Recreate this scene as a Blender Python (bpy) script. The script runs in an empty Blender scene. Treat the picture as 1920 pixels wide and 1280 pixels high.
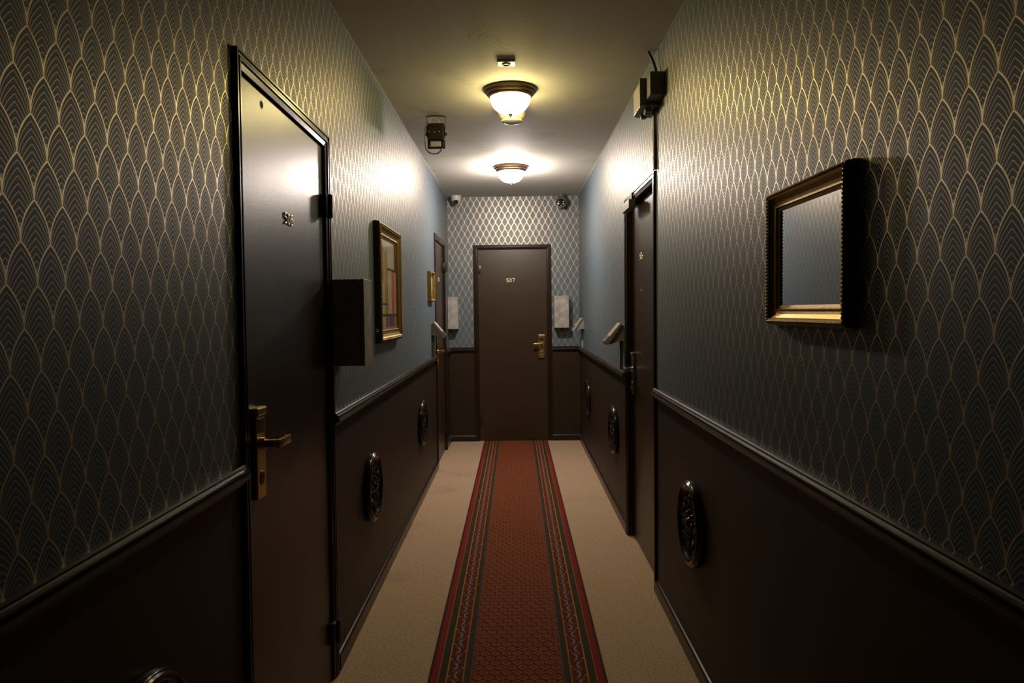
import bpy, bmesh, math, random
from mathutils import Vector, Matrix

random.seed(7)
S = bpy.context.scene
COL = S.collection

# ------------------------------------------------------------------ camera
A, B, H, D = 0.711, 0.685, 2.609, 7.633      # left wall, right wall, ceiling, end wall
BACK = -2.6                                   # corridor continues behind the camera
FPX, YAW, PITCH, ROLL = 1338.3, 0.00511, -0.0432, -0.01246
cam_data = bpy.data.cameras.new('camera')
cam = bpy.data.objects.new('camera', cam_data)
COL.objects.link(cam)
cam_data.sensor_width = 36.0
cam_data.sensor_fit = 'HORIZONTAL'
cam_data.lens = FPX / 1920 * 36.0
cam_data.clip_start = 0.02
_f = Vector((-math.sin(YAW) * math.cos(PITCH), math.cos(YAW) * math.cos(PITCH), math.sin(PITCH)))
_r0 = Vector((math.cos(YAW), math.sin(YAW), 0))
_u0 = _r0.cross(_f)
_r = math.cos(ROLL) * _r0 + math.sin(ROLL) * _u0
_u = -math.sin(ROLL) * _r0 + math.cos(ROLL) * _u0
cam.matrix_world = Matrix(((_r.x, _u.x, -_f.x, 0), (_r.y, _u.y, -_f.y, 0), (_r.z, _u.z, -_f.z, 1.40), (0, 0, 0, 1)))
S.camera = cam

# ------------------------------------------------------------------ world + exposure
world = bpy.data.worlds.new('world')
S.world = world
world.use_nodes = True
world.node_tree.nodes['Background'].inputs[0].default_value = (0.0, 0.0, 0.0, 1)
world.node_tree.nodes['Background'].inputs[1].default_value = 0.0
S.view_settings.view_transform = 'Standard'
S.view_settings.look = 'None'
S.view_settings.gamma = 1.0
S.view_settings.use_curve_mapping = False
S.view_settings.exposure = 0.0
LAMP_NEAR = ((1.0, 0.80, 0.34), 60.0)        # the corridor's two ceiling lamps: colour, strength
LAMP_FAR = ((1.0, 0.86, 0.76), 300.0)

# ------------------------------------------------------------------ mesh helper
class MB:
    def __init__(self):
        self.v, self.f, self.m, self.s = [], [], [], []
        self.xf = None

    def add(self, vs, fs, mat=0, smooth=False):
        o = len(self.v)
        for p in vs:
            p = Vector(p)
            if self.xf is not None:
                p = self.xf @ p
            self.v.append(p)
        for f in fs:
            self.f.append([o + i for i in f]); self.m.append(mat); self.s.append(smooth)
        return self

    def box(self, x0, x1, y0, y1, z0, z1, bev=0.0, mat=0, seg=2):
        if bev <= 0:
            vs = [(x, y, z) for x in (x0, x1) for y in (y0, y1) for z in (z0, z1)]
            fs = [(0, 1, 3, 2), (4, 6, 7, 5), (0, 4, 5, 1), (2, 3, 7, 6), (0, 2, 6, 4), (1, 5, 7, 3)]
            return self.add(vs, fs, mat)
        bm = bmesh.new()
        bmesh.ops.create_cube(bm, size=1.0)
        for v in bm.verts:
            v.co = Vector(((x0 + x1) / 2 + v.co.x * (x1 - x0), (y0 + y1) / 2 + v.co.y * (y1 - y0), (z0 + z1) / 2 + v.co.z * (z1 - z0)))
        bmesh.ops.bevel(bm, geom=list(bm.edges), offset=bev, segments=seg, profile=0.5, affect='EDGES')
        bm.verts.index_update()
        self.add([v.co.copy() for v in bm.verts], [[v.index for v in f.verts] for f in bm.faces], mat, False)
        bm.free()
        return self

    def prism(self, poly, axis, a0, a1, mat=0, smooth=False):
        """poly: 2D points; axis 'x','y','z' is the extrusion direction."""
        def mk(p, a):
            return {'x': (a, p[0], p[1]), 'y': (p[0], a, p[1]), 'z': (p[0], p[1], a)}[axis]
        n = len(poly)
        vs = [mk(p, a0) for p in poly] + [mk(p, a1) for p in poly]
        fs = [[i, (i + 1) % n, n + (i + 1) % n, n + i] for i in range(n)]
        self.add(vs, fs, mat, smooth)
        self.add(vs, [list(range(n))[::-1], list(range(n, 2 * n))], mat, False)
        return self

    def lathe(self, prof, axis='z', seg=48, centre=(0, 0, 0), mat=0, smooth=True, arc=2 * math.pi):
        """prof: (radius, height) pairs, revolved about an axis through centre."""
        n = len(prof)
        vs, fs = [], []
        for k in range(seg):
            t = 2 * math.pi * k / seg
            for r, h in prof:
                c, s = r * math.cos(t), r * math.sin(t)
                p = {'z': (c, s, h), 'y': (c, h, s), 'x': (h, c, s)}[axis]
                vs.append((p[0] + centre[0], p[1] + centre[1], p[2] + centre[2]))
        for k in range(seg):
            k2 = (k + 1) % seg
            for i in range(n - 1):
                fs.append([k * n + i, k2 * n + i, k2 * n + i + 1, k * n + i + 1])
        return self.add(vs, fs, mat, smooth)

    def tube(self, pts, r, seg=10, mat=0, flat=1.0, closed=False, cap=True):
        pts = [Vector(p) for p in pts]
        n = len(pts)
        rs = r if isinstance(r, (list, tuple)) else [r] * n
        vs, fs = [], []
        up = None
        for i, p in enumerate(pts):
            if closed:
                t = (pts[(i + 1) % n] - pts[i - 1]).normalized()
            else:
                t = (pts[min(i + 1, n - 1)] - pts[max(i - 1, 0)]).normalized()
            if up is None:
                up = Vector((0, 1, 0)) if abs(t.y) < 0.9 else Vector((1, 0, 0))
            a = (up - t * up.dot(t)).normalized()
            up = a
            b = t.cross(a)
            for k in range(seg):
                w = 2 * math.pi * k / seg
                vs.append(p + a * (rs[i] * flat * math.cos(w)) + b * (rs[i] * math.sin(w)))
        m = n if closed else n - 1
        for i in range(m):
            j = (i + 1) % n
            for k in range(seg):
                k2 = (k + 1) % seg
                fs.append([i * seg + k, i * seg + k2, j * seg + k2, j * seg + k])
        self.add(vs, fs, mat, True)
        if cap and not closed:
            self.add(vs[:seg], [list(range(seg))[::-1]], mat)
            self.add(vs[-seg:], [list(range(seg))], mat)
        return self

    def ball(self, c, rx, ry=None, rz=None, seg=10, rings=6, mat=0, rot=None):
        ry = rx if ry is None else ry
        rz = rx if rz is None else rz
        vs, fs = [], []
        for i in range(rings + 1):
            ph = math.pi * i / rings
            for k in range(seg):
                t = 2 * math.pi * k / seg
                p = Vector((rx * math.sin(ph) * math.cos(t), ry * math.sin(ph) * math.sin(t), rz * math.cos(ph)))
                if rot is not None:
                    p = rot @ p
                vs.append(p + Vector(c))
        for i in range(rings):
            for k in range(seg):
                k2 = (k + 1) % seg
                fs.append([i * seg + k, (i + 1) * seg + k, (i + 1) * seg + k2, i * seg + k2])
        return self.add(vs, fs, mat, True)

    def frame(self, w, z0, z1, prof, opened=False, mat=0, smooth=False, x0=None):
        """A mitred moulding round a rectangle; prof = (inward, depth) pairs, depth towards -y."""
        xa = -w / 2 if x0 is None else x0
        xb = xa + w
        if opened:
            cs = [((xa, z0), (1, 0)), ((xa, z1), (1, -1)), ((xb, z1), (-1, -1)), ((xb, z0), (-1, 0))]
        else:
            cs = [((xa, z0), (1, 1)), ((xa, z1), (1, -1)), ((xb, z1), (-1, -1)), ((xb, z0), (-1, 1))]
        n = len(prof)
        vs = []
        for (cx, cz), (mx, mz) in cs:
            for t, d in prof:
                vs.append((cx + mx * t, -d, cz + mz * t))
        fs = []
        m = 3 if opened else 4
        for i in range(m):
            j = (i + 1) % 4
            for k in range(n - 1):
                fs.append([i * n + k, j * n + k, j * n + k + 1, i * n + k + 1])
        self.add(vs, fs, mat, smooth)
        if opened:
            self.add(vs[:n], [list(range(n))], mat)
            self.add(vs[-n:], [list(range(n))[::-1]], mat)
        return self

    def build(self, name, mats, parent=None, loc=None, rotz=None, sharp=40):
        me = bpy.data.meshes.new(name)
        me.from_pydata([tuple(v) for v in self.v], [], self.f)
        mats = mats if isinstance(mats, (list, tuple)) else [mats]
        for m in mats:
            me.materials.append(m)
        for i, p in enumerate(me.polygons):
            p.material_index = self.m[i]
            p.use_smooth = self.s[i]
        bm = bmesh.new(); bm.from_mesh(me)
        bmesh.ops.recalc_face_normals(bm, faces=list(bm.faces))
        bm.to_mesh(me); bm.free()
        if any(self.s):
            try:
                me.set_sharp_from_angle(angle=math.radians(sharp))
            except Exception:
                pass
        o = bpy.data.objects.new(name, me)
        COL.objects.link(o)
        if parent is not None:
            o.parent = parent
        if loc is not None:
            o.location = loc
        if rotz is not None:
            o.rotation_euler = (0, 0, rotz)
        return o


def tag(o, label=None, cat=None, group=None, kind=None):
    if label: o['label'] = label
    if cat: o['category'] = cat
    if group: o['group'] = group
    if kind: o['kind'] = kind
    return o

def thing(name, label, cat, loc=(0, 0, 0), rotz=0.0, group=None, kind=None):
    o = bpy.data.objects.new(name, None)
    o.empty_display_size = 0.1
    COL.objects.link(o)
    o.location = loc
    o.rotation_euler = (0, 0, rotz)
    return tag(o, label, cat, group, kind)

def kids(o):
    return [c for c in bpy.data.objects if c.parent is o]

def dup(o, parent=None):
    c = o.copy()
    COL.objects.link(c)
    if parent is not None:
        c.parent = parent
    for k in kids(o):
        dup(k, c)
    return c

RL, RR = math.pi / 2, -math.pi / 2            # wall-mounted things: local -y points out of the wall
def on_left(y, z=0.0):  return (-A, y, z)
def on_right(y, z=0.0): return (B, y, z)
def on_end(x, z=0.0):   return (x, D, z)

# ------------------------------------------------------------------ node helper
class NT:
    def __init__(self, name):
        self.mat = bpy.data.materials.new(name)
        self.mat.use_nodes = True
        self.t = self.mat.node_tree
        self.b = self.t.nodes['Principled BSDF']
    def node(self, typ, **kw):
        n = self.t.nodes.new(typ)
        for k, v in kw.items():
            setattr(n, k, v)
        return n
    def put(self, sock, v):
        if hasattr(v, 'links'):
            self.t.links.new(v, sock)
        else:
            sock.default_value = v
    def math(self, op, a, b=0.0, c=0.0, clamp=False):
        n = self.node('ShaderNodeMath', operation=op, use_clamp=clamp)
        self.put(n.inputs[0], a); self.put(n.inputs[1], b); self.put(n.inputs[2], c)
        return n.outputs[0]
    def mix(self, f, a, b):
        n = self.node('ShaderNodeMix', data_type='RGBA')
        self.put(n.inputs[0], f)
        self.put(n.inputs[6], a if hasattr(a, 'links') else tuple(a) + (1,) if len(a) == 3 else a)
        self.put(n.inputs[7], b if hasattr(b, 'links') else tuple(b) + (1,) if len(b) == 3 else b)
        return n.outputs[2]
    def fmix(self, f, a, b):
        n = self.node('ShaderNodeMix', data_type='FLOAT')
        self.put(n.inputs[0], f); self.put(n.inputs[2], a); self.put(n.inputs[3], b)
        return n.outputs[0]
    def step(self, v, lo, hi, a=0.0, b=1.0):
        n = self.node('ShaderNodeMapRange', interpolation_type='SMOOTHSTEP')
        self.put(n.inputs[0], v); self.put(n.inputs[1], lo); self.put(n.inputs[2], hi)
        self.put(n.inputs[3], a); self.put(n.inputs[4], b)
        return n.outputs[0]
    def coord(self):
        return self.node('ShaderNodeTexCoord').outputs['Object']
    def xyz(self, v=None):
        n = self.node('ShaderNodeSeparateXYZ')
        self.put(n.inputs[0], v if v is not None else self.coord())
        return n.outputs
    def noise(self, scale, vec=None, detail=3.0, stretch=None, rough=0.5, out=0):
        vec = vec if vec is not None else self.coord()
        if stretch:
            m = self.node('ShaderNodeMapping')
            self.put(m.inputs[0], vec); m.inputs[3].default_value = stretch
            vec = m.outputs[0]
        n = self.node('ShaderNodeTexNoise')
        self.put(n.inputs['Vector'], vec)
        n.inputs['Scale'].default_value = scale
        n.inputs['Detail'].default_value = detail
        n.inputs['Roughness'].default_value = rough
        return n.outputs[out]
    def bump(self, h, strength=0.2, dist=0.002):
        n = self.node('ShaderNodeBump')
        n.inputs['Strength'].default_value = strength
        n.inputs['Distance'].default_value = dist
        self.put(n.inputs['Height'], h)
        self.t.links.new(n.outputs[0], self.b.inputs['Normal'])
    def set(self, base=None, rough=None, metal=None, spec=None):
        if base is not None: self.put(self.b.inputs['Base Color'], base if hasattr(base, 'links') else tuple(base) + (1,))
        if rough is not None: self.put(self.b.inputs['Roughness'], rough)
        if metal is not None: self.put(self.b.inputs['Metallic'], metal)
        if spec is not None: self.put(self.b.inputs['Specular IOR Level'], spec)
        return self.mat


def plain(name, col, rough=0.5, metal=0.0, var=0.12, scale=30.0, bump=0.0, spec=0.5, bdist=0.001):
    t = NT(name)
    n = t.noise(scale)
    c = t.mix(n, [x * (1 - var) for x in col], [min(1, x * (1 + var)) for x in col])
    t.set(c, t.fmix(n, rough * 0.92, min(1, rough * 1.08)), metal, spec)
    if bump > 0:
        t.bump(t.noise(scale * 6, detail=2), bump, bdist)
    return t.mat

# ------------------------------------------------------------------ materials
def wallpaper(name, axis, u0, v0, W=0.0660, V=0.0635):
    """Art-deco scallops: gold ogive outlines on slate blue, thin nested arches inside each scallop."""
    t = NT(name)
    xyz = t.xyz()
    u, v = xyz[axis], xyz[2]
    UC, BB = -2.5, 1.0 / math.sqrt(1 - (2.5 / 3.5) ** 2)
    def scallop(du0, dv0):
        su = t.math('WRAP', t.math('SUBTRACT', u, u0 + du0), W / 2, -W / 2)
        au = t.math('DIVIDE', t.math('ABSOLUTE', su), W / 2)
        d = t.math('WRAP', t.math('SUBTRACT', v0 + dv0, v), 2 * V, 0.0)
        z = t.math('MINIMUM', t.math('DIVIDE', t.math('SUBTRACT', au, UC), 1 - UC), 0.9990)
        rt = t.math('SQRT', t.math('SUBTRACT', 1.0, t.math('MULTIPLY', z, z)))
        h = t.math('MULTIPLY', t.math('SUBTRACT', 1.0, t.math('MULTIPLY', rt, BB)), V)
        slope = t.math('MULTIPLY', t.math('DIVIDE', z, rt), BB * 2 * V / (W * (1 - UC)))
        g = t.math('SQRT', t.math('ADD', 1.0, t.math('MULTIPLY', slope, slope)))
        q = t.math('SUBTRACT', d, h)
        return d, q, g
    dA, qA, gA = scallop(0.0, 0.0)
    dB, qB, gB = scallop(W / 2, -V)
    def outline(d, q, g):
        o = t.step(t.math('DIVIDE', t.math('ABSOLUTE', q), g), 0.0010, 0.0018, 1.0, 0.0)
        return t.math('MULTIPLY', o, t.step(d, V * 0.99, V * 1.02, 1.0, 0.0))
    thick = t.math('MAXIMUM', outline(dA, qA, gA), outline(dB, qB, gB))
    # which scallop does the point belong to
    nearA = t.math('LESS_THAN', dA, dB)
    selA = t.fmix(nearA, t.math('LESS_THAN', qB, 0.0), t.math('GREATER_THAN', qA, 0.0))
    q = t.fmix(selA, qB, qA)
    g = t.fmix(selA, gB, gA)
    SP = 0.0112
    k = t.math('SUBTRACT', t.math('PINGPONG', t.math('ADD', q, 0.0), SP / 2), 0.0)
    thin = t.step(t.math('DIVIDE', k, g), 0.00040, 0.00085, 1.0, 0.0)
    thin = t.math('MULTIPLY', thin, t.step(q, 0.003, 0.005))
    line = t.math('MAXIMUM', thick, t.math('MULTIPLY', thin, 0.66))
    fib = t.noise(260, stretch=(1, 1, 0.25))
    big = t.noise(3.0)
    base = t.mix(fib, WP_BASE_LO, WP_BASE_HI)
    gold = t.mix(big, WP_GOLD_LO, WP_GOLD_HI)
    t.set(t.mix(line, base, gold), t.fmix(line, WP_ROUGH, 0.38), t.math('MULTIPLY', line, 0.92), 0.28)
    t.bump(t.math('ADD', t.math('MULTIPLY', fib, 0.4), t.math('MULTIPLY', line, 0.6)), 0.12, 0.0006)
    return t.mat

WP_BASE_LO, WP_BASE_HI = (0.034, 0.076, 0.121), (0.048, 0.101, 0.157)
WP_GOLD_LO, WP_GOLD_HI = (0.66, 0.54, 0.35), (0.78, 0.66, 0.45)
WP_ROUGH = 0.56
M = {}
M['paper_left'] = wallpaper('wallpaper_scallop_left', 1, 1.030, 1.763)
M['paper_right'] = wallpaper('wallpaper_scallop_right', 1, 1.058, 1.665)
M['paper_end'] = wallpaper('wallpaper_scallop_end', 0, -0.396, 2.584)

def brown(name, col, rough, bump, scuff=0.0, spec=0.5):
    t = NT(name)
    n = t.noise(6.0, detail=5)
    c = t.mix(n, [x * 0.86 for x in col], [x * 1.14 for x in col])
    if scuff:
        s = t.step(t.noise(5.0, detail=8, rough=0.7, stretch=(1, 1, 0.5)), 0.62, 0.80)
        c = t.mix(t.math('MULTIPLY', s, scuff), c, (0.11, 0.085, 0.065))
    t.set(c, t.fmix(n, rough * 0.92, rough * 1.08), 0.0, spec)
    t.bump(t.noise(190, detail=3), bump, 0.0012)
    return t.mat
M['panel'] = brown('brown_panel_paint', (0.026, 0.0160, 0.0085), 0.50, 0.10, 0.30, 0.25)
M['door'] = brown('brown_door_paint', (0.038, 0.0215, 0.0115), 0.34, 0.24, 0.0, 0.45)
M['trim'] = brown('brown_gloss_trim', (0.020, 0.011, 0.006), 0.28, 0.03, 0.0, 0.34)

def carpet():
    t = NT('beige_carpet')
    n1 = t.step(t.noise(300, detail=2), 0.30, 0.70)
    n2 = t.noise(80, detail=4)
    n3 = t.noise(2.2, detail=4)
    c = t.mix(n1, (0.25, 0.162, 0.10), (0.94, 0.68, 0.47))
    c = t.mix(t.math('MULTIPLY', t.step(n2, 0.35, 0.75), 0.35), c, (0.20, 0.14, 0.09))
    c = t.mix(t.math('MULTIPLY', t.step(n3, 0.55, 0.8), 0.35), c, (0.17, 0.12, 0.08))
    t.set(c, 0.95, 0.0, 0.1)
    t.bump(n1, 0.7, 0.004)
    return t.mat
M['carpet'] = carpet()

def ceiling_mat():
    t = NT('ceiling_paint')
    br = t.noise(16, detail=5, stretch=(0.5, 9, 1))
    big = t.noise(1.3, detail=5)
    c = t.mix(br, (0.60, 0.575, 0.51), (0.70, 0.675, 0.60))
    # scuffs and old rub marks
    w = t.node('ShaderNodeTexWave', wave_type='RINGS', rings_direction='SPHERICAL')
    m = t.node('ShaderNodeMapping')
    t.put(m.inputs[0], t.coord()); m.inputs[1].default_value = (-0.10, -5.2, -2.6); m.inputs[3].default_value = (1, 1.6, 1)
    t.put(w.inputs['Vector'], m.outputs[0]); w.inputs['Scale'].default_value = 9; w.inputs['Distortion'].default_value = 9
    w.inputs['Detail'].default_value = 3
    mask = t.step(t.noise(2.6, detail=6, rough=0.65), 0.54, 0.66)
    s = t.math('MULTIPLY', t.step(w.outputs['Fac'], 0.80, 0.95), mask)
    c = t.mix(t.math('MULTIPLY', s, 0.6), c, (0.28, 0.25, 0.22))
    c = t.mix(t.math('MULTIPLY', t.step(big, 0.5, 0.8), 0.25), c, (0.44, 0.41, 0.37))
    t.set(c, 0.75, 0.0, 0.2)
    t.bump(br, 0.05, 0.002)
    return t.mat
M['ceiling'] = ceiling_mat()

def rug_mat():
    t = NT('persian_runner_weave')
    x, y = t.xyz()[0], t.xyz()[1]
    ax = t.math('ABSOLUTE', x)
    weave = t.noise(500, detail=2)
    RED, DRED, GOLD, OL = (0.22, 0.020, 0.012), (0.085, 0.007, 0.005), (0.33, 0.155, 0.045), (0.22, 0.155, 0.055)
    NAVY, CREAM, DARK, BLUE = (0.022, 0.018, 0.035), (0.42, 0.38, 0.28), (0.026, 0.019, 0.012), (0.10, 0.09, 0.13)
    def cell(a, b, pa, pb, offa=0.0, offb=0.0):
        ca = t.math('WRAP', t.math('SUBTRACT', a, offa), pa / 2, -pa / 2)
        cb = t.math('WRAP', t.math('SUBTRACT', b, offb), pb / 2, -pb / 2)
        return ca, cb
    def ell(ca, cb, ra, rb):
        p = t.math('DIVIDE', ca, ra); q = t.math('DIVIDE', cb, rb)
        return t.math('SQRT', t.math('ADD', t.math('MULTIPLY', p, p), t.math('MULTIPLY', q, q)))
    def band(v, lo, hi, soft=0.1):
        return t.math('MULTIPLY', t.step(v, lo - soft, lo + soft), t.step(v, hi - soft, hi + soft, 1.0, 0.0))
    wob = t.math('MULTIPLY', t.math('SUBTRACT', t.noise(60, detail=2), 0.5), 0.010)
    xw = t.math('ADD', x, wob); yw = t.math('ADD', y, wob)
    # field: rows of small teardrop rings, every other row shifted by half
    PX, PY = 0.0435, 0.0770
    field = t.mix(t.noise(25), DRED, RED)
    for ox, oy in ((0.0, 0.0), (PX / 2, PY / 2)):
        ca, cb = cell(xw, yw, PX, PY, ox, oy)
        cs = t.math('ADD', cb, t.math('MULTIPLY', ca, 0.12))          # a slight lean gives the teardrop
        e = t.fmix(0.45, ell(ca, cs, 0.0165, 0.0150), t.math('ADD', t.math('ABSOLUTE', t.math('DIVIDE', ca, 0.0195)), t.math('ABSOLUTE', t.math('DIVIDE', cs, 0.0195))))
        tone = t.mix(t.noise(9), OL, GOLD)
        field = t.mix(t.math('MULTIPLY', band(e, 0.76, 1.05, 0.07), 0.95), field, tone)
        e2 = ell(ca, t.math('ADD', cs, 0.002), 0.007, 0.0055)
        field = t.mix(t.math('MULTIPLY', band(e2, 0.35, 1.0, 0.2), 0.55), field, GOLD)
        field = t.mix(t.math('MULTIPLY', t.step(e2, 0.1, 0.4, 1.0, 0.0), 0.6), field, DARK)
        e3 = ell(t.math('ADD', ca, 0.002), t.math('ADD', cb, 0.024), 0.0085, 0.004)
        field = t.mix(t.math('MULTIPLY', t.step(e3, 0.6, 1.0, 1.0, 0.0), 0.4), field, DARK)
    # narrow dark guard bands with tiny rings
    guard = t.mix(t.noise(60), DARK, (0.055, 0.042, 0.022))
    for gx in (0.286, 0.192):
        ca, cb = cell(ax, y, 0.5, 0.024, gx, 0.0)
        e = ell(ca, cb, 0.009, 0.010)
        guard = t.mix(t.math('MULTIPLY', band(e, 0.6, 1.0, 0.15), 0.6), guard, (0.085, 0.055, 0.026))
    # main flower border: navy rosettes with cream scrolls, swinging left and right
    PB = 0.067
    flo = t.mix(t.noise(45), DRED, (0.15, 0.03, 0.015))
    for sgn, off in ((1, 0.0), (-1, PB)):
        ca, cb = cell(ax, yw, 0.9, 2 * PB, 0.238 + 0.011 * sgn, off)
        e = ell(ca, cb, 0.016, 0.018)
        flo = t.mix(t.step(e, 0.8, 1.0, 1.0, 0.0), flo, NAVY)
        flo = t.mix(t.math('MULTIPLY', band(e, 0.35, 0.6, 0.1), 0.7), flo, (0.16, 0.05, 0.04))
        c2 = t.math('ADD', ca, 0.020 * sgn)
        e2 = ell(c2, cb, 0.014, 0.024)
        arms = t.math('MULTIPLY', band(e2, 0.58, 1.05, 0.12), t.step(t.math('MULTIPLY', c2, sgn), -0.002, 0.003))
        flo = t.mix(t.math('MULTIPLY', arms, 0.85), flo, t.mix(t.noise(70), CREAM, (0.16, 0.18, 0.20)))
        c3 = t.math('ADD', ca, -0.013 * sgn)
        e3 = ell(c3, t.math('ADD', cb, 0.010), 0.006, 0.007)
        flo = t.mix(t.math('MULTIPLY', t.step(e3, 0.7, 1.0, 1.0, 0.0), 0.8), flo, (0.40, 0.27, 0.05))
        e4 = ell(t.math('ADD', ca, 0.012 * sgn), t.math('SUBTRACT', cb, 0.033), 0.017, 0.010)
        flo = t.mix(t.math('MULTIPLY', band(e4, 0.7, 1.0, 0.12), 0.8), flo, (0.36, 0.13, 0.04))
    col = field
    def over(lo, c):
        nonlocal col
        col = t.mix(t.step(ax, lo - 0.0007, lo + 0.0007), col, c)
    over(0.176, BLUE); over(0.180, guard); over(0.204, (0.42, 0.16, 0.03)); over(0.209, flo)
    over(0.267, (0.44, 0.24, 0.04)); over(0.272, guard); over(0.300, (0.34, 0.18, 0.06)); over(0.303, RED)
    over(0.328, (0.060, 0.020, 0.022))
    col = t.mix(t.math('MULTIPLY', weave, 0.45), col, t.mix(0.55, col, (0.01, 0.006, 0.004)))
    t.set(col, 0.9, 0.0, 0.15)
    t.bump(weave, 0.6, 0.003)
    return t.mat
M['rug'] = rug_mat()

M['numeral'] = plain('pale_brass', (0.95, 0.83, 0.54), 0.36, 0.65)
M['brass'] = plain('satin_brass', (0.60, 0.43, 0.14), 0.32, 1.0)
M['chrome'] = plain('satin_steel', (0.55, 0.56, 0.57), 0.28, 1.0)
M['bronze'] = plain('dark_bronze', (0.10, 0.06, 0.03), 0.38, 0.7)
M['black'] = plain('black_plastic', (0.012, 0.011, 0.010), 0.45)
M['hinge'] = plain('dark_painted_hinge', (0.014, 0.009, 0.006), 0.35)
M['hole'] = plain('dark_bore', (0.004, 0.003, 0.002), 0.9)
def box_mat():
    t = NT('worn_grey_metal')
    n = t.step(t.noise(14, detail=6, rough=0.6), 0.30, 0.70)
    t.set(t.mix(n, (0.24, 0.225, 0.21), (0.42, 0.40, 0.375)), t.fmix(n, 0.55, 0.42), 0.0, 0.5)
    return t.mat
M['steel_box'] = box_mat()
M['white_plastic'] = plain('white_plastic', (0.52, 0.50, 0.47), 0.40, 0.0, 0.05)
M['cream_plastic'] = plain('cream_plastic', (0.58, 0.52, 0.36), 0.40, 0.0, 0.05)
M['grey_plastic'] = plain('grey_plastic', (0.20, 0.19, 0.18), 0.42, 0.0, 0.06)
M['console'] = plain('console_grey', (0.26, 0.25, 0.235), 0.36)
M['camera_dark'] = plain('grey_camera_shell', (0.12, 0.10, 0.095), 0.40)
M['lens'] = plain('dark_lens_glass', (0.010, 0.008, 0.008), 0.12)
M['led'] = plain('clear_led_lens', (0.65, 0.60, 0.52), 0.25)
M['frame_gold'] = plain('aged_gilt', (0.40, 0.25, 0.06), 0.36, 0.9, 0.35, 60.0, 0.15)
M['frame_side_shade'] = plain('shaded_frame_edge', (0.050, 0.042, 0.014), 0.42, 0.2, 0.2)  # shade on the unlit frame sides, put into the colour
M['medallion'] = plain('dark_glossy_carving', (0.014, 0.008, 0.006), 0.18, 0.0, 0.2, 40.0, spec=0.32)
M['flood_black'] = plain('black_cast_housing', (0.012, 0.010, 0.006), 0.55, spec=0.2)
M['flood_label'] = plain('silver_rating_label', (0.30, 0.29, 0.33), 0.45, 0.0, 0.25, 90.0)
M['yellow_wire'] = plain('yellow_wire', (0.60, 0.45, 0.10), 0.5)
M['cable'] = plain('black_cable', (0.015, 0.013, 0.012), 0.4)
M['conduit'] = plain('grey_conduit', (0.17, 0.16, 0.15), 0.38)
M['wood'] = plain('reddish_wood', (0.055, 0.020, 0.008), 0.45, 0.0, 0.3, 50.0)

def mirror_mat():
    t = NT('old_mirror_glass')
    n = t.noise(4.0, detail=4)
    t.set(t.mix(n, (0.56, 0.55, 0.54), (0.68, 0.67, 0.66)), t.fmix(n, 0.015, 0.040), 1.0)
    return t.mat
M['mirror'] = mirror_mat()

def glow(name, col, strength):
    t = NT(name)
    t.set((0.8, 0.78, 0.72), 0.4)
    t.b.inputs['Emission Color'].default_value = tuple(col) + (1,)
    # made-up emission pattern: hotter along the corridor, weaker sideways to spare the side walls
    x, y, z = t.xyz()
    yy, xx = t.math('MULTIPLY', y, y), t.math('MULTIPLY', x, x)
    end = t.math('DIVIDE', yy, t.math('ADD', t.math('ADD', xx, yy), 0.0004))
    t.put(t.b.inputs['Emission Strength'], t.math('MULTIPLY', t.math('ADD', t.math('MULTIPLY', end, 0.8), 0.6), strength))
    return t.mat
M['bowl_near'] = glow('lit_frosted_glass_near', *LAMP_NEAR)
M['bowl_far'] = glow('lit_frosted_glass_far', *LAMP_FAR)

def print_mat(name, rects, bg, gloss=0.12):
    """Flat colour rectangles (u0,u1,v0,v1,colour) over generated coordinates of a picture sheet."""
    t = NT(name)
    co = t.node('ShaderNodeTexCoord').outputs['Generated']
    s = t.xyz(co)
    n = t.noise(40)
    c = t.mix(n, [k * 0.94 for k in bg], [min(1, k * 1.06) for k in bg])
    for u0, u1, v0, v1, col in rects:
        m = t.math('MULTIPLY', t.math('MULTIPLY', t.math('GREATER_THAN', s[0], u0), t.math('LESS_THAN', s[0], u1)),
                   t.math('MULTIPLY', t.math('GREATER_THAN', s[2], v0), t.math('LESS_THAN', s[2], v1)))
        c = t.mix(m, c, col)
    t.set(c, gloss, 0.0, 0.5)
    return t.mat
DK = (0.05, 0.045, 0.06)
M['art'] = print_mat('colour_block_print', [
    (0.30, 0.45, 0.14, 0.86, (0.34, 0.27, 0.04)),
    (0.44, 0.47, 0.14, 0.90, DK),
    (0.72, 0.90, 0.14, 0.66, (0.50, 0.10, 0.07)),
    (0.46, 1.00, 0.66, 0.69, DK),
    (0.90, 1.00, 0.69, 1.00, (0.10, 0.09, 0.22)),
    (0.00, 1.00, 0.13, 0.16, DK),
    (0.34, 0.90, 0.00, 0.13, (0.12, 0.08, 0.24)),
    (0.44, 0.56, 0.00, 0.13, (0.45, 0.12, 0.05)),
    (0.90, 1.00, 0.00, 0.13, (0.45, 0.38, 0.04)),
    (0.10, 0.24, 0.50, 0.95, (0.30, 0.10, 0.07)),
    (0.00, 0.45, 0.26, 0.28, DK),
], (0.46, 0.42, 0.38))
M['art_small'] = print_mat('small_print', [
    (0.0, 1.0, 0.0, 0.35, (0.30, 0.17, 0.07)), (0.2, 0.7, 0.25, 0.8, (0.42, 0.30, 0.18))], (0.50, 0.44, 0.36), 0.3)
M['notice'] = print_mat('printed_notice', [
    (0.08 + 0.0, 0.92, 0.86 - 0.09 * k, 0.885 - 0.09 * k, (0.16, 0.12, 0.09)) for k in range(8)], (0.46, 0.40, 0.33), 0.3)

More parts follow.
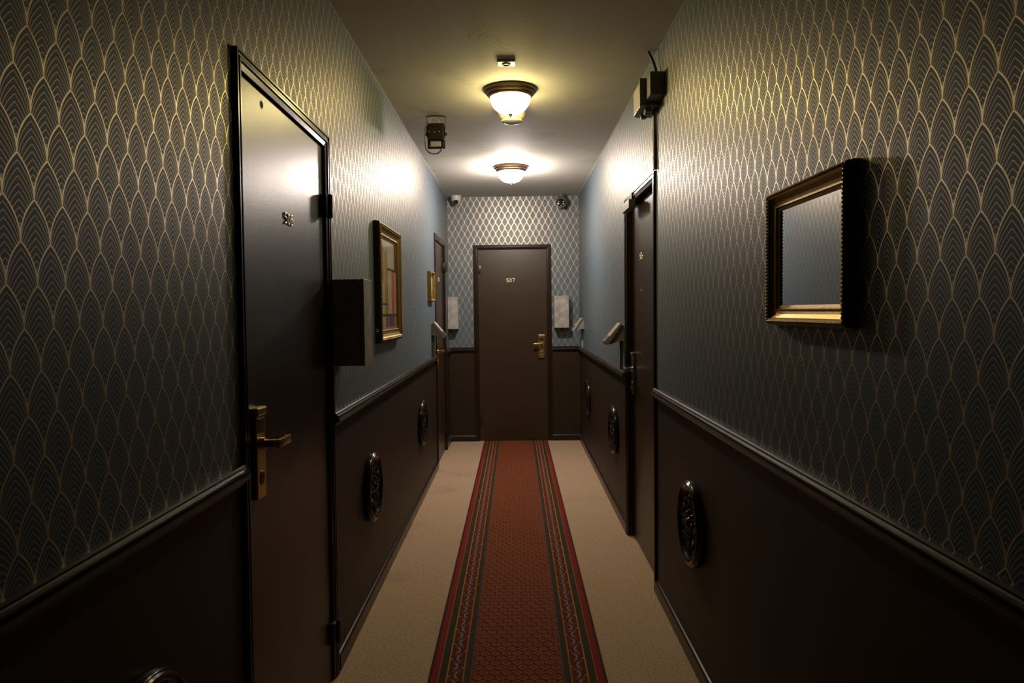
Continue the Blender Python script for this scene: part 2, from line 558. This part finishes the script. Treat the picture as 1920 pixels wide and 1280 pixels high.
# ------------------------------------------------------------------ the room shell
ZP = 0.985                                    # wallpaper above, brown panelling below
D505 = dict(y0=1.855, y1=2.670, top=2.030)
DFAR = dict(y0=6.370, y1=7.160, top=2.050)
D506 = dict(y0=3.520, y1=4.360, top=2.020)
D507 = dict(y0=-0.397, y1=0.343, top=2.055)
LIN = 0.012                                   # jamb lining

def wall(name, spans, doors, mats, axis, face, out, label):
    """axis: which world axis the wall runs along; face: its plane; out: thickness away from the room."""
    b = MB()
    def piece(a0, a1, z0, z1, mat):
        if axis == 'y':
            b.box(min(face, face + out), max(face, face + out), a0, a1, z0, z1, mat=mat)
        else:
            b.box(a0, a1, min(face, face + out), max(face, face + out), z0, z1, mat=mat)
    cur = spans[0]
    for d in doors:
        o0, o1, top = d['y0'] - 0.030, d['y1'] + 0.030, d['top'] + 0.030
        piece(cur, o0, 0, ZP, 1); piece(cur, o0, ZP, H, 0)
        piece(o0, o1, top, H, 0)
        cur = o1
    piece(cur, spans[1], 0, ZP, 1); piece(cur, spans[1], ZP, H, 0)
    return tag(b.build(name, mats), label, None, None, 'structure')

wall('wall_left', (BACK, D), [D505, DFAR], [M['paper_left'], M['panel']], 'y', -A, -0.12,
     'left corridor wall, scallop wallpaper over brown panelling')
wall('wall_right', (BACK, D), [D506], [M['paper_right'], M['panel']], 'y', B, 0.12,
     'right corridor wall, scallop wallpaper over brown panelling')
wall('wall_end', (-A - 0.12, B + 0.12), [D507], [M['paper_end'], M['panel']], 'x', D, 0.12,
     'end wall of the corridor with scallop wallpaper around the door')
wall('wall_back', (-A - 0.12, B + 0.12), [], [M['paper_end'], M['panel']], 'x', BACK, -0.12,
     'wall closing the corridor behind the viewer')
tag(MB().box(-A - 0.12, B + 0.12, BACK - 0.12, D + 0.12, -0.10, 0.0).build('floor', M['carpet']),
    'beige carpeted corridor floor', None, None, 'structure')
tag(MB().box(-A - 0.12, B + 0.12, BACK - 0.12, D + 0.12, H, H + 0.10).build('ceiling', M['ceiling']),
    'painted corridor ceiling', None, None, 'structure')

# chair rails: a reeded moulding cut at every door casing
RAIL = [(0, 0.964), (0.010, 0.964), (0.012, 0.972), (0.022, 0.975), (0.028, 0.980), (0.030, 0.986), (0.028, 0.991),
        (0.021, 0.993), (0.021, 0.996), (0.026, 0.998), (0.026, 1.002), (0.019, 1.004), (0.017, 1.007), (0.017, 1.011), (0.012, 1.014), (0, 1.014)]
BASE = [(0, 0.0), (0.012, 0.0), (0.012, 0.056), (0.007, 0.064), (0, 0.066)]
def run(name, prof, segs, label):
    b = MB()
    for wallside, a0, a1 in segs:
        if wallside == 'L':
            b.prism([(-A + d, z) for d, z in prof], 'y', a0, a1)
        elif wallside == 'R':
            b.prism([(B - d, z) for d, z in prof], 'y', a0, a1)
        else:
            b.prism([(D - d, z) for d, z in prof], 'x', a0, a1)
    return tag(b.build(name, M['trim']), label, None, None, 'structure')
CW = 0.045                                    # casing width
run('trim_1', RAIL, [('L', BACK, D505['y0'] - CW)], 'brown chair rail on the left wall nearer than door 505')
run('trim_2', RAIL, [('L', D505['y1'] + CW + .02, DFAR['y0'] - CW)], 'brown chair rail on the left wall between the two doors')
run('trim_3', RAIL, [('L', DFAR['y1'] + CW, D)], 'short brown chair rail in the far left corner')
run('trim_4', RAIL, [('R', BACK, D506['y0'] - CW)], 'brown chair rail on the right wall nearer than the door')
run('trim_5', RAIL, [('R', D506['y1'] + CW, D)], 'brown chair rail on the right wall beyond the door')
run('trim_6', RAIL, [('E', -A, D507['y0'] - CW), ('E', D507['y1'] + CW, B)], 'brown chair rail on the end wall beside door 507')
run('baseboard_left', BASE, [('L', BACK, D505['y0'] - CW), ('L', D505['y1'] + CW + .02, DFAR['y0'] - CW), ('L', DFAR['y1'] + CW, D)], 'brown baseboard of the left wall')
run('baseboard_right', BASE, [('R', BACK, D506['y0'] - CW), ('R', D506['y1'] + CW, D)], 'brown baseboard of the right wall')
run('baseboard_end', BASE, [('E', -A, D507['y0'] - CW), ('E', D507['y1'] + CW, B)], 'brown baseboard of the end wall')

# the papered edge under the ceiling: a thin pale bead
for nm, xx, lab in (('trim_7', -A + 0.0015, 'thin pale edge where the left wallpaper meets the ceiling'), ('trim_8', B - 0.0015, 'thin pale edge where the right wallpaper meets the ceiling')):
    tag(MB().box(xx - 0.0015, xx + 0.0015, BACK, D, H - 0.003, H).build(nm, M['white_plastic']), lab, None, None, 'structure')

# ------------------------------------------------------------------ digits
def arc(cx, cy, rx, ry, a0, a1, n=10):
    return [(cx + rx * math.cos(math.radians(a0 + (a1 - a0) * i / n)), cy + ry * math.sin(math.radians(a0 + (a1 - a0) * i / n))) for i in range(n + 1)]
DIGIT = {
    '5': [[(0.56, 0.98), (0.14, 0.98), (0.11, 0.56)] + arc(0.27, 0.30, 0.28, 0.30, 115, -130, 14)],
    '0': [arc(0.30, 0.49, 0.24, 0.49, 90, 450, 20)],
    '7': [[(0.06, 0.86), (0.06, 0.98), (0.56, 0.98), (0.36, 0.50), (0.27, 0.0)]],
    '6': [arc(0.62, 0.30, 0.56, 0.68, 100, 180, 8) + arc(0.31, 0.27, 0.25, 0.27, 180, 540, 18)],
    '8': [arc(0.30, 0.74, 0.20, 0.24, -90, 270, 18), arc(0.30, 0.26, 0.25, 0.26, 90, 450, 18)],
}
def number(parent, text, xc, z0, h, y):
    w = h * 0.92
    x = xc - w * len(text) / 2 + w * 0.13
    for ch in text:
        b = MB()
        for st in DIGIT[ch]:
            b.tube([(x + px * h * 1.15, y - 0.0025, z0 + pz * h) for px, pz in st], h * 0.10, 8, flat=0.5)
        b.build('numeral', M['numeral'], parent)
        x += w

# ------------------------------------------------------------------ doors
CASING = [(0, 0), (0, 0.012), (0.006, 0.012), (0.010, 0.0085), (0.015, 0.0085), (0.020, 0.011), (0.026, 0.011), (0.030, 0.007), (0.045, 0.004), (0.045, 0.0)]
def make_door(name, label, w, top, loc, rotz, handle_side, text, recess=0.012, proud=0.020, lock_mat='brass', lever_len=0.115, hz=(0.18, 1.80), num_x=0.02, num_z=1.682, num_h=0.031):
    d = thing(name, label, 'door', loc, rotz, None, 'structure')
    # moulded casing with its jamb lining
    c = MB()
    c.frame(w + 2 * CW, 0.0, top + CW, CASING, opened=True)
    for sx in (-1, 1):
        x0, x1 = sorted((sx * w / 2, sx * (w / 2 + LIN)))
        c.box(x0, x1, -0.003, 0.11, 0.0, top + LIN)
    c.box(-w / 2, w / 2, -0.003, 0.11, top, top + LIN)
    c.build('casing', M['trim'], d)
    leaf = MB().box(-w / 2 + 0.002, w / 2 - 0.002, recess, recess + 0.040, 0.006, top - 0.003, 0.002)
    leaf.build('leaf', M['door'], d)
    s = -1 if handle_side == 'left' else 1
    hx = s * (w / 2 - 0.065)
    y = recess
    # lock: a long plate with a raised reader head, keyhole cover and bent lever
    plate = MB()
    plate.box(hx - 0.035, hx + 0.035, y - 0.018, y, 0.890, 1.135, 0.004)
    plate.box(hx - 0.0355, hx + 0.0355, y - 0.023, y - 0.001, 1.118, 1.140, 0.004)
    p = plate.build('lock_plate', M[lock_mat], d)
    MB().box(hx - 0.024, hx + 0.024, y - 0.0195, y - 0.016, 1.070, 1.110, 0.001).build('card_reader', M['black'], p)
    k = MB(); k.tube([(hx + 0.011 * math.cos(a), y - 0.019, 0.945 + 0.019 * math.sin(a)) for a in [i * math.pi / 10 for i in range(20)]], 0.002, 6, closed=True)
    k.build('keyhole_cover', M[lock_mat], p)
    lv = MB()
    lv.lathe([(0.0, y - 0.030), (0.016, y - 0.030), (0.017, y - 0.018)], 'y', 24, (hx, 0, 1.040))
    dirx = -s
    lv.box(hx - 0.008, hx + 0.008, y - 0.066, y - 0.028, 1.030, 1.051, 0.003)
    x0, x1 = sorted((hx - dirx * 0.008, hx + dirx * (lever_len - 0.025)))
    lv.box(x0, x1, y - 0.072, y - 0.061, 1.028, 1.052, 0.003)
    x0, x1 = sorted((hx + dirx * (lever_len - 0.032), hx + dirx * (lever_len - 0.024)))
    lv.box(x0, x1, y - 0.070, y - 0.052, 1.029, 1.051, 0.003)
    lv.build('lever', M[lock_mat], d)
    # hinges on the other edge
    for z in hz:
        hg = MB()
        hxx = -s * (w / 2)
        hg.tube([(hxx, -proud, z), (hxx, -proud, z + 0.082)], 0.010, 14)
        hg.tube([(hxx, -proud, z - 0.004), (hxx, -proud, z + 0.086)], 0.006, 10)
        x0, x1 = sorted((hxx, hxx + s * 0.034))
        hg.box(x0, x1, -proud + 0.004, recess + 0.001, z, z + 0.082, 0.001)
        hg.build('hinge', M['hinge'], d)
    number(d, text, num_x, num_z, num_h, y)
    return d

d505 = make_door('door_1', 'dark brown door numbered 505, nearest on the left wall', 0.815, D505['top'],
                 on_left((D505['y0'] + D505['y1']) / 2), RL, 'left', '505', 0.006, num_x=-0.015, num_z=1.682, num_h=0.032, hz=(0.152, 1.765))
b = MB(); b.lathe([(0.0, 0.0045), (0.009, 0.0045), (0.009, 0.0055)], 'y', 20, (2.029 - 2.2625, 0, 1.992), smooth=False)
b.lathe([(0.009, 0.0058), (0.009, 0.0048), (0.0115, 0.0048), (0.0115, 0.0060)], 'y', 20, (2.029 - 2.2625, 0, 1.992), 1)
b.build('drill_hole', [M['hole'], M['wood']], d505)
d505.rotation_euler = (0, math.radians(0.9), RL)        # the old frame leans a little
make_door('door_2', 'dark brown door at the far end of the left wall', 0.790, DFAR['top'],
          on_left((DFAR['y0'] + DFAR['y1']) / 2), RL, 'left', '508', 0.012, num_x=0.0, num_z=1.685, num_h=0.034)
d506 = make_door('door_3', 'recessed dark brown door on the right wall with a steel lock plate', 0.840, D506['top'],
                 on_right((D506['y0'] + D506['y1']) / 2), RR, 'left', '506', 0.032, lock_mat='chrome', hz=(), num_x=-0.11, num_z=1.680, num_h=0.036)
b = MB(); b.lathe([(0.0, 0.027), (0.006, 0.027), (0.010, 0.029), (0.011, 0.0325)], 'y', 20, (-0.115, 0, 1.50))
b.build('peephole', M['brass'], d506)
make_door('door_4', 'dark brown door numbered 507 in the end wall', 0.740, D507['top'],
          on_end((D507['y0'] + D507['y1']) / 2), 0.0, 'right', '507', 0.012, proud=0.004, num_x=-0.020, num_z=1.706, num_h=0.036)

# magnetic lock under the head of the right door
m = thing('magnetic_lock', 'small grey magnetic door lock box under the right door head', 'door lock', on_right(4.14, 1.99), RR)
MB().box(-0.125, 0.125, -0.045, -0.008, -0.024, 0.024, 0.002).build('body', M['grey_plastic'], m)
MB().box(-0.130, 0.060, -0.020, 0.0, 0.024, 0.034, 0.001).box(-0.130, 0.06, -0.018, 0.0, 0.034, 0.070, 0.001).build('bracket', M['trim'], m)
MB().ball((-0.06, -0.028, -0.027), 0.008, 0.006, 0.004).build('indicator', M['brass'], m)

# ------------------------------------------------------------------ ceiling lamps
def ceiling_lamp(label, x, y, bowl):
    t = thing('ceiling_lamp', label, 'ceiling lamp', (x, y, H), 0, 'flush ceiling lamps along the corridor')
    pan = MB().lathe([(0.0, -0.001), (0.138, -0.001), (0.143, -0.004), (0.143, -0.014), (0.138, -0.019), (0.131, -0.021), (0.131, -0.028), (0.126, -0.033),
                      (0.119, -0.035), (0.118, -0.044), (0.112, -0.048), (0.106, -0.046), (0.104, -0.036), (0.0, -0.036)], 'z', 64)
    pan.build('pan', M['bronze'], t)
    bowl_prof = []
    for i in range(15):
        a = i / 14 * math.pi / 2
        bowl_prof.append((0.110 * math.cos(a) ** 0.80 if i < 14 else 0.0, -0.042 - 0.092 * math.sin(a) ** 1.05))
    MB().lathe(bowl_prof, 'z', 64).build('glass_bowl', bowl, t)
    MB().lathe([(0.0, -0.132), (0.012, -0.133), (0.014, -0.137), (0.009, -0.141), (0.005, -0.143), (0.006, -0.147), (0.004, -0.151), (0.0, -0.152)], 'z', 24).build('finial', M['bronze'], t)
    return t
ceiling_lamp('nearer lit flush ceiling lamp with yellow glow and bronze pan', -0.013, 3.96, M['bowl_near'])
ceiling_lamp('farther lit flush ceiling lamp in front of the end wall', -0.022, 6.06, M['bowl_far'])

# smoke detector behind the near lamp
t = thing('smoke_detector', 'cream round smoke detector on the ceiling just beyond the nearer lamp', 'smoke detector', (-0.006, 4.276, H))
MB().lathe([(0.0, 0.0), (0.084, 0.0), (0.084, -0.034), (0.081, -0.056), (0.073, -0.076), (0.064, -0.082), (0.063, -0.0835), (0.058, -0.0835), (0.058, -0.090),
            (0.061, -0.090), (0.061, -0.094), (0.052, -0.099), (0.0, -0.099)], 'z', 48).build('body', M['cream_plastic'], t)
MB().lathe([(0.0, -0.102), (0.040, -0.102), (0.043, -0.0985)], 'z', 40).build('test_button', M['grey_plastic'], t)
b = MB()
for k in range(14):
    a = 2 * math.pi * k / 14
    b.xf = Matrix.Rotation(a, 4, 'Z')
    b.box(0.056, 0.0625, -0.003, 0.003, -0.0905, -0.083)
b.build('vent_ribs', M['cream_plastic'], t)

# square sensor in front of the near lamp
t = thing('ceiling_sensor', 'small square white sensor on the ceiling nearer than both lamps', 'sensor', (-0.029, 3.522, H))
MB().box(-0.043, 0.043, -0.033, 0.033, -0.013, 0.0, 0.002).build('housing', M['white_plastic'], t)
MB().lathe([(0.022, -0.0125), (0.022, -0.016), (0.017, -0.017), (0.015, -0.014), (0.0, -0.0135)], 'z', 32, (0, 0.004, 0)).build('sensor_ring', M['grey_plastic'], t)

# ------------------------------------------------------------------ floodlight hanging from the ceiling
t = thing('floodlight', 'black unlit floodlight on a bracket hanging from the ceiling near the left wall', 'floodlight', (-0.476, 4.46, H))
br = MB()
br.prism([(-0.0575, -0.006), (-0.030, -0.0015), (0.030, -0.0015), (0.0575, -0.006), (0.0575, -0.010), (0.030, -0.0045), (-0.030, -0.0045), (-0.0575, -0.010)], 'y', -0.011, 0.011)
for sx in (-1, 1):
    br.box(sx * 0.0575 - 0.0015, sx * 0.0575 + 0.0015, -0.010, 0.010, -0.128, -0.006)
br.build('bracket', M['flood_black'], t)
MB().box(-0.053, 0.053, -0.022, 0.012, -0.156, -0.050, 0.010, seg=3).build('housing', M['flood_black'], t)
MB().box(-0.055, 0.055, 0.010, 0.024, -0.200, -0.060, 0.004).build('lamp_head', M['flood_black'], t)
lab = MB().box(-0.036, 0.030, 0.000, 0.0095, -0.190, -0.157, 0.001).build('rating_label', M['flood_label'], t)
for sx in (-1, 1):
    MB().tube([(sx * 0.042, 0.002, -0.196), (sx * 0.042, 0.002, -0.160)], 0.0085, 10).build('foot', M['flood_black'], t)
    MB().lathe([(0.0, sx * 0.068), (0.008, sx * 0.068), (0.008, sx * 0.060), (0.005, sx * 0.060), (0.005, sx * 0.052)], 'x', 16, (0, 0, -0.115)).build('knob', M['flood_black'], t)
for px, pz in ((-0.040, -0.102), (-0.010, -0.106), (0.020, -0.103)):
    MB().ball((px, -0.0225, pz), 0.0045, 0.003, 0.0045).build('screw', M['chrome'], t)
MB().lathe([(0.0, -0.0235), (0.010, -0.0235), (0.010, -0.0215)], 'y', 18, (-0.012, 0, -0.098), smooth=False).build('port', M['hole'], t)
loop = [(-0.045, -0.015, -0.040), (-0.056, -0.018, -0.052), (-0.063, -0.020, -0.085), (-0.066, -0.020, -0.130), (-0.066, -0.018, -0.175)]
for i in range(0, 11):
    a = math.pi + math.pi * i / 10 * 0.93
    loop.append((-0.014 + 0.052 * math.cos(a), -0.014 + 0.0015 * i, -0.185 + 0.052 * math.sin(a)))
loop.append((0.036, 0.002, -0.178))
MB().tube(loop, 0.0035, 8).build('cable', M['cable'], t)
MB().tube([(-0.036, -0.010, -0.050), (-0.036, -0.012, -0.034), (-0.026, -0.012, -0.022), (-0.008, -0.010, -0.019), (0.010, -0.008, -0.026), (0.020, -0.006, -0.034), (0.024, -0.004, -0.050)], 0.0018, 6).build('earth_wire', M['yellow_wire'], t)

# ------------------------------------------------------------------ junction boxes and cables, right wall under the ceiling
# local x on the right wall runs towards the viewer
t = thing('junction_box', 'square grey junction box on the right wall, the one nearer the viewer under the ceiling', 'junction box', on_right(3.315, 2.4175), RR)
MB().box(-0.048, 0.050, -0.065, 0.0, -0.0515, 0.0515, 0.003).build('body', M['grey_plastic'], t)
for z in (-0.018, 0.020):
    MB().lathe([(0.0, 0.0515), (0.010, 0.0515), (0.011, 0.050)], 'x', 24, (0, -0.026, z), smooth=False).build('knockout', M['grey_plastic'], t)
t = thing('junction_box', 'larger yellow-lit round-fronted cable box on the right wall, the one beyond the square box', 'junction box', on_right(3.490, 2.408), RR)
prof = [(-0.115, 0.0), (-0.115, -0.050), (-0.108, -0.072), (-0.094, -0.082), (0.112, -0.082), (0.112, 0.0)]
MB().prism(prof, 'z', -0.058, 0.056).build('body', M['grey_plastic'], t)
MB().box(0.100, 0.122, -0.094, -0.060, -0.062, 0.064, 0.004).build('cover_edge', M['grey_plastic'], t)
MB().box(-0.088, 0.104, -0.088, -0.080, -0.058, 0.058, 0.003).build('cover', M['cream_plastic'], t)
for xx, yy in ((0.06, -0.045), (0.015, -0.040), (-0.055, -0.045)):
    b = MB()
    b.lathe([(0.0, -0.078), (0.012, -0.078), (0.016, -0.072), (0.018, -0.056)], 'z', 20, (xx, yy, 0))
    b.build('cable_gland', M['grey_plastic'], t)
tag(MB().tube([(0.640, 3.420, H + 0.004), (0.646, 3.416, H - 0.012), (0.657, 3.405, H - 0.040), (0.664, 3.385, H - 0.075), (0.665, 3.360, H - 0.105), (0.663, 3.340, 2.467)], 0.0065, 10).build('cable', M['cable']),
    'black cable bending from a ceiling hole down to the square junction box', 'cable')
cd = thing('conduit', 'pair of dark cables running down the right wall to the door casing', 'conduit', on_right(3.462, 2.068), RR)
for dx, mm in ((-0.006, 'cable'), (0.008, 'conduit')):
    MB().tube([(dx, -0.008, 0.0), (dx, -0.008, 0.14), (dx, -0.010, 0.290)], 0.0068, 10).build('cable_run', M[mm], cd)

# ------------------------------------------------------------------ grey wall boxes
def grey_box(label, loc, rotz, w=0.150, h=0.336, dep=0.126, latch=False, knob=False):
    t = thing('wall_box', label, 'wall box', loc, rotz, 'grey metal wall boxes')
    MB().box(-w / 2, w / 2, -dep + 0.014, 0.0, -h / 2, h / 2, 0.0015).build('case', M['steel_box'], t)
    MB().box(-w / 2 - 0.001, w / 2 + 0.001, -dep, -dep + 0.0125, -h / 2 - 0.001, h / 2 + 0.001, 0.0015).build('lid', M['steel_box'], t)
    if latch:
        b = MB(); b.tube([(w / 2 + 0.002, -dep + 0.02, -h / 2 + 0.004), (w / 2 + 0.055, -dep + 0.035, -h / 2 + 0.006), (w / 2 + 0.012, -dep + 0.035, -h / 2 + 0.040)], 0.0022, 8)
        b.build('latch_wire', M['chrome'], t)
    if knob:
        MB().lathe([(0.0, h / 2 + 0.014), (0.010, h / 2 + 0.012), (0.011, h / 2)], 'z', 16, (-0.015, -dep + 0.05, 0)).build('cable_gland', M['black'], t)
    return t
grey_box('grey metal wall box beside door 505, its dark side towards the viewer', on_left(2.838, 1.361), RL, latch=True)
grey_box('grey metal wall box on the end wall right of door 507', on_end(0.488, 1.382), 0.0, knob=True)
grey_box('grey metal wall box in the far left corner of the end wall', on_end(-0.655, 1.382), 0.0, w=0.105)

# ------------------------------------------------------------------ sloped consoles on trunking
def console(label, loc, rotz):
    t = thing('wall_console', label, 'wall console', loc, rotz, 'sloped wall consoles')
    # side profile (depth from the wall, height)
    def sp(p): return [(-d, z) for d, z in p]
    MB().prism(sp([(0.0, -0.040), (0.0, 0.060), (0.022, 0.062), (0.100, -0.052), (0.086, -0.062), (0.040, -0.044)]), 'x', -0.060, 0.060).build('bracket', M['grey_plastic'], t)
    pan = MB()
    pan.prism(sp([(0.012, 0.066), (0.022, 0.073), (0.121, -0.047), (0.108, -0.064), (0.098, -0.060)]), 'x', -0.072, 0.072)
    p = pan.build('tilted_panel', M['console'], t)
    # printed sheet on the upper two thirds, wooden strip at the lower edge
    def on(s0, s1, lift):
        a = Vector((0.022, 0.073)); e = Vector((0.121, -0.047)); n = Vector((0.120, 0.099)).normalized()
        p0, p1 = a.lerp(e, s0), a.lerp(e, s1)
        return [tuple(p0), tuple(p1), tuple(p1 + n * lift), tuple(p0 + n * lift)]
    MB().prism(sp(on(0.03, 0.66, 0.0012)), 'x', -0.068, 0.068).build('notice_sheet', M['notice'], p)
    MB().prism(sp(on(0.70, 0.99, 0.0035)), 'x', -0.068, 0.068).build('wooden_strip', M['wood'], p)
    return t
def trunking(label, loc, rotz, h):
    t = MB().box(-0.012, 0.012, -0.016, 0.0, 0.0, h, 0.001).build('trunking', M['console'], None, loc, rotz)
    return tag(t, label, 'cable trunking', 'cable trunking under the consoles')
console('sloped grey console on the left wall before the far door', on_left(6.085, 1.240), RL)
console('sloped grey console on the right wall just beyond the door', on_right(4.575, 1.240), RR)
console('sloped grey console near the far end of the right wall', on_right(7.21, 1.250), RR)
trunking('thin grey trunking under the left wall console', on_left(6.13, 1.015), RL, 0.184)
trunking('thin grey trunking under the console beyond the right door', on_right(4.60, 1.015), RR, 0.184)
trunking('thin grey trunking under the console at the far end of the right wall', on_right(7.25, 1.015), RR, 0.194)

# ------------------------------------------------------------------ pictures and mirror
def beads(w, h, off, depth, r, pitch):
    b = MB()
    for (xa, za), (xb, zb) in (((-1, -1), (1, -1)), ((1, -1), (1, 1)), ((1, 1), (-1, 1)), ((-1, 1), (-1, -1))):
        p0 = Vector((xa * (w / 2 - off), -depth, za * (h / 2 - off))); p1 = Vector((xb * (w / 2 - off), -depth, zb * (h / 2 - off)))
        n = max(2, int((p1 - p0).length / pitch))
        for i in range(n):
            b.ball(p0.lerp(p1, (i + 0.5) / n), r, r, r, 7, 5)
    return b
def picture(name, label, cat, w, h, fw, dep, loc, rotz, sheet, sheet_name, bead=(0.0045, 0.0105), side=None):
    t = thing(name, label, cat, loc, rotz)
    k = fw / 0.06
    # outer edge, by default painted dark for its unlit side, then the gilt moulding
    MB().frame(w, -h / 2, h / 2, [(0, 0), (0, dep * 0.45), (0.002, dep * 0.52), (0.002, dep * 0.80), (0.006 * k, dep * 0.92)]).build('outer_edge', side or M['frame_side_shade'], t)
    MB().frame(w, -h / 2, h / 2, [(0.006 * k, dep * 0.92), (0.013 * k, dep), (0.019 * k, dep * 0.96), (0.023 * k, dep * 0.80), (0.034 * k, dep * 0.58), (0.042 * k, dep * 0.52),
                                  (0.045 * k, dep * 0.60), (0.049 * k, dep * 0.60), (0.051 * k, dep * 0.42), (0.060 * k, dep * 0.34), (0.060 * k, dep * 0.10)]).build('moulding', M['frame_gold'], t)
    beads(w, h, 0.011 * k, dep * 0.97, bead[0], bead[1]).build('beading', M['frame_gold'], t)
    MB().box(-w / 2 + fw * 0.97, w / 2 - fw * 0.97, -dep * 0.30, -dep * 0.12, -h / 2 + fw * 0.97, h / 2 - fw * 0.97).build(sheet_name, sheet, t)
    MB().box(-w / 2 + 0.004, w / 2 - 0.004, -dep * 0.11, -0.0005, -h / 2 + 0.004, h / 2 - 0.004).build('backing', M['wood'], t)
    return t
p = picture('framed_picture', 'large gilt-framed colour-block picture on the left wall', 'picture', 0.660, 0.622, 0.075, 0.036, on_left(3.945, 1.553), RL, M['art'], 'print', (0.0045, 0.0105))
MB().box(-0.3325, -0.3305, -0.020, -0.004, -0.255, -0.238).build('hanger_clip', M['chrome'], p)
picture('framed_picture', 'small gold-framed picture on the left wall beside the far door', 'picture', 0.300, 0.245, 0.042, 0.032, on_left(5.955, 1.608), RL, M['art_small'], 'print', (0.0035, 0.010), M['frame_gold'])
picture('mirror', 'gilt-framed mirror on the right wall', 'mirror', 0.450, 0.338, 0.050, 0.028, on_right(1.655, 1.524), RR, M['mirror'], 'mirror_glass', (0.0042, 0.0088))

# ------------------------------------------------------------------ carved medallions
def make_medallion():
    t = thing('medallion', '', 'medallion', (0, 0, 0), 0, 'carved round medallions on the panelling')
    MB().lathe([(0.150, 0.0), (0.164, -0.002), (0.168, -0.008), (0.168, -0.020), (0.164, -0.026), (0.160, -0.026), (0.157, -0.031), (0.150, -0.033),
                (0.143, -0.030), (0.138, -0.022), (0.128, -0.015), (0.118, -0.012), (0.0, -0.012), ], 'y', 64).build('rim', M['medallion'], t)
    c = MB()
    c.lathe([(0.0, -0.034), (0.014, -0.032), (0.022, -0.024), (0.026, -0.012)], 'y', 24)
    def rad(a, r, y): return Vector((r * math.cos(a), y, r * math.sin(a)))
    for k in range(8):                                     # inner petals
        a = 2 * math.pi * k / 8
        rot = Matrix.Rotation(-a, 3, 'Y')
        c.ball(rad(a, 0.040, -0.017), 0.017, 0.010, 0.0105, 10, 6, rot=rot)
        c.ball(rad(a + math.pi / 8, 0.058, -0.014), 0.018, 0.008, 0.008, 10, 6, rot=Matrix.Rotation(-(a + math.pi / 8), 3, 'Y'))
    for k in range(8):                                     # acanthus scrolls
        a0 = 2 * math.pi * k / 8
        for s in (-1, 1):
            pts, rs = [], []
            for i in range(12):
                u = i / 11
                rr = 0.074 + 0.026 * math.sin(u * math.pi * 0.9)
                aa = a0 + s * (0.06 + 0.26 * u) 
                pts.append(rad(aa, rr, -0.015 - 0.006 * math.sin(u * math.pi))); rs.append(0.0065 - 0.0035 * u)
            c.tube(pts, rs, 7)
        c.ball(rad(a0, 0.098, -0.017), 0.012, 0.009, 0.007, 9, 6, rot=Matrix.Rotation(-a0, 3, 'Y'))
        c.ball(rad(a0 + math.pi / 8, 0.093, -0.016), 0.007, 0.008, 0.007, 8, 6)
    for k in range(36):                                    # bead ring
        c.ball(rad(2 * math.pi * k / 36, 0.118, -0.014), 0.0052, 0.006, 0.0052, 7, 5)
    c.build('carving', M['medallion'], t)
    return t
med = make_medallion()
spots = [(on_left(3.42, 0.558), RL, 'dark carved round medallion on the left panelling below the colour-block picture'),
         (on_left(5.28, 0.578), RL, 'dark carved round medallion on the left panelling, the one closest to the far door'),
         (on_left(1.290, 0.565), RL, 'dark carved round medallion at the bottom left edge, only its top arc in view'),
         (on_right(2.745, 0.566), RR, 'dark carved round medallion on the right panelling, the one nearer than the door'),
         (on_right(4.925, 0.567), RR, 'dark carved round medallion on the right panelling, first beyond the door'),
         (on_right(6.680, 0.580), RR, 'dark carved round medallion on the right panelling, farthest one by the end wall')]
for i, (loc, rz, lab) in enumerate(spots):
    o = med if i == 0 else dup(med)
    o.location = loc
    o.rotation_euler = (0, 0, rz)
    o['label'] = lab

# ------------------------------------------------------------------ security cameras
t = thing('security_camera', 'white dome security camera in the upper left corner of the end wall', 'security camera', (-0.607, 7.545, H))
MB().lathe([(0.0, 0.0), (0.055, 0.0), (0.055, -0.018), (0.050, -0.050), (0.044, -0.058), (0.0, -0.060)], 'z', 40).build('base', M['white_plastic'], t)
MB().ball((0, -0.006, -0.060), 0.040, 0.040, 0.040, 24, 16).build('eyeball', M['white_plastic'], t)
MB().lathe([(0.0, -0.050), (0.020, -0.049), (0.026, -0.042), (0.027, -0.036)], 'y', 24, (0, 0, -0.068)).build('lens', M['lens'], t)
t = thing('security_camera', 'dark grey security camera with a ring of lamps in the upper right corner', 'security camera', (0.494, 7.545, H))
MB().lathe([(0.0, 0.0), (0.036, 0.0), (0.036, -0.020), (0.040, -0.028), (0.0, -0.030)], 'z', 32).build('base', M['camera_dark'], t)
MB().ball((0.006, 0.0, -0.080), 0.064, 0.058, 0.064, 28, 18).build('shell', M['camera_dark'], t)
f = MB().lathe([(0.0, -0.066), (0.036, -0.066), (0.044, -0.062), (0.046, -0.045)], 'y', 32, (-0.006, 0, -0.095)).build('front_window', M['lens'], t)
for px, pz in ((-0.030, -0.082), (-0.030, -0.105), (0.020, -0.082), (0.020, -0.105), (-0.005, -0.125)):
    MB().ball((px, -0.066, pz), 0.0062, 0.003, 0.0062, 10, 6).build('led', M['led'], f)
MB().tube([(-0.006 + 0.045 * math.cos(a), -0.060, -0.095 + 0.045 * math.sin(a)) for a in [math.radians(200 + i * 14) for i in range(11)]], 0.003, 6).build('window_lip', M['white_plastic'], t)

# ------------------------------------------------------------------ runner
rug = MB()
nx, y0, y1 = 0.340, BACK + 0.3, D - 0.02
rug.box(-nx, nx, y0 - 0.0, y1, 0.0, 0.007, 0.002)
tag(rug.build('runner_rug', M['rug'], None, (-0.009, 0, 0)), 'long red patterned runner rug down the middle of the beige carpet', 'rug')
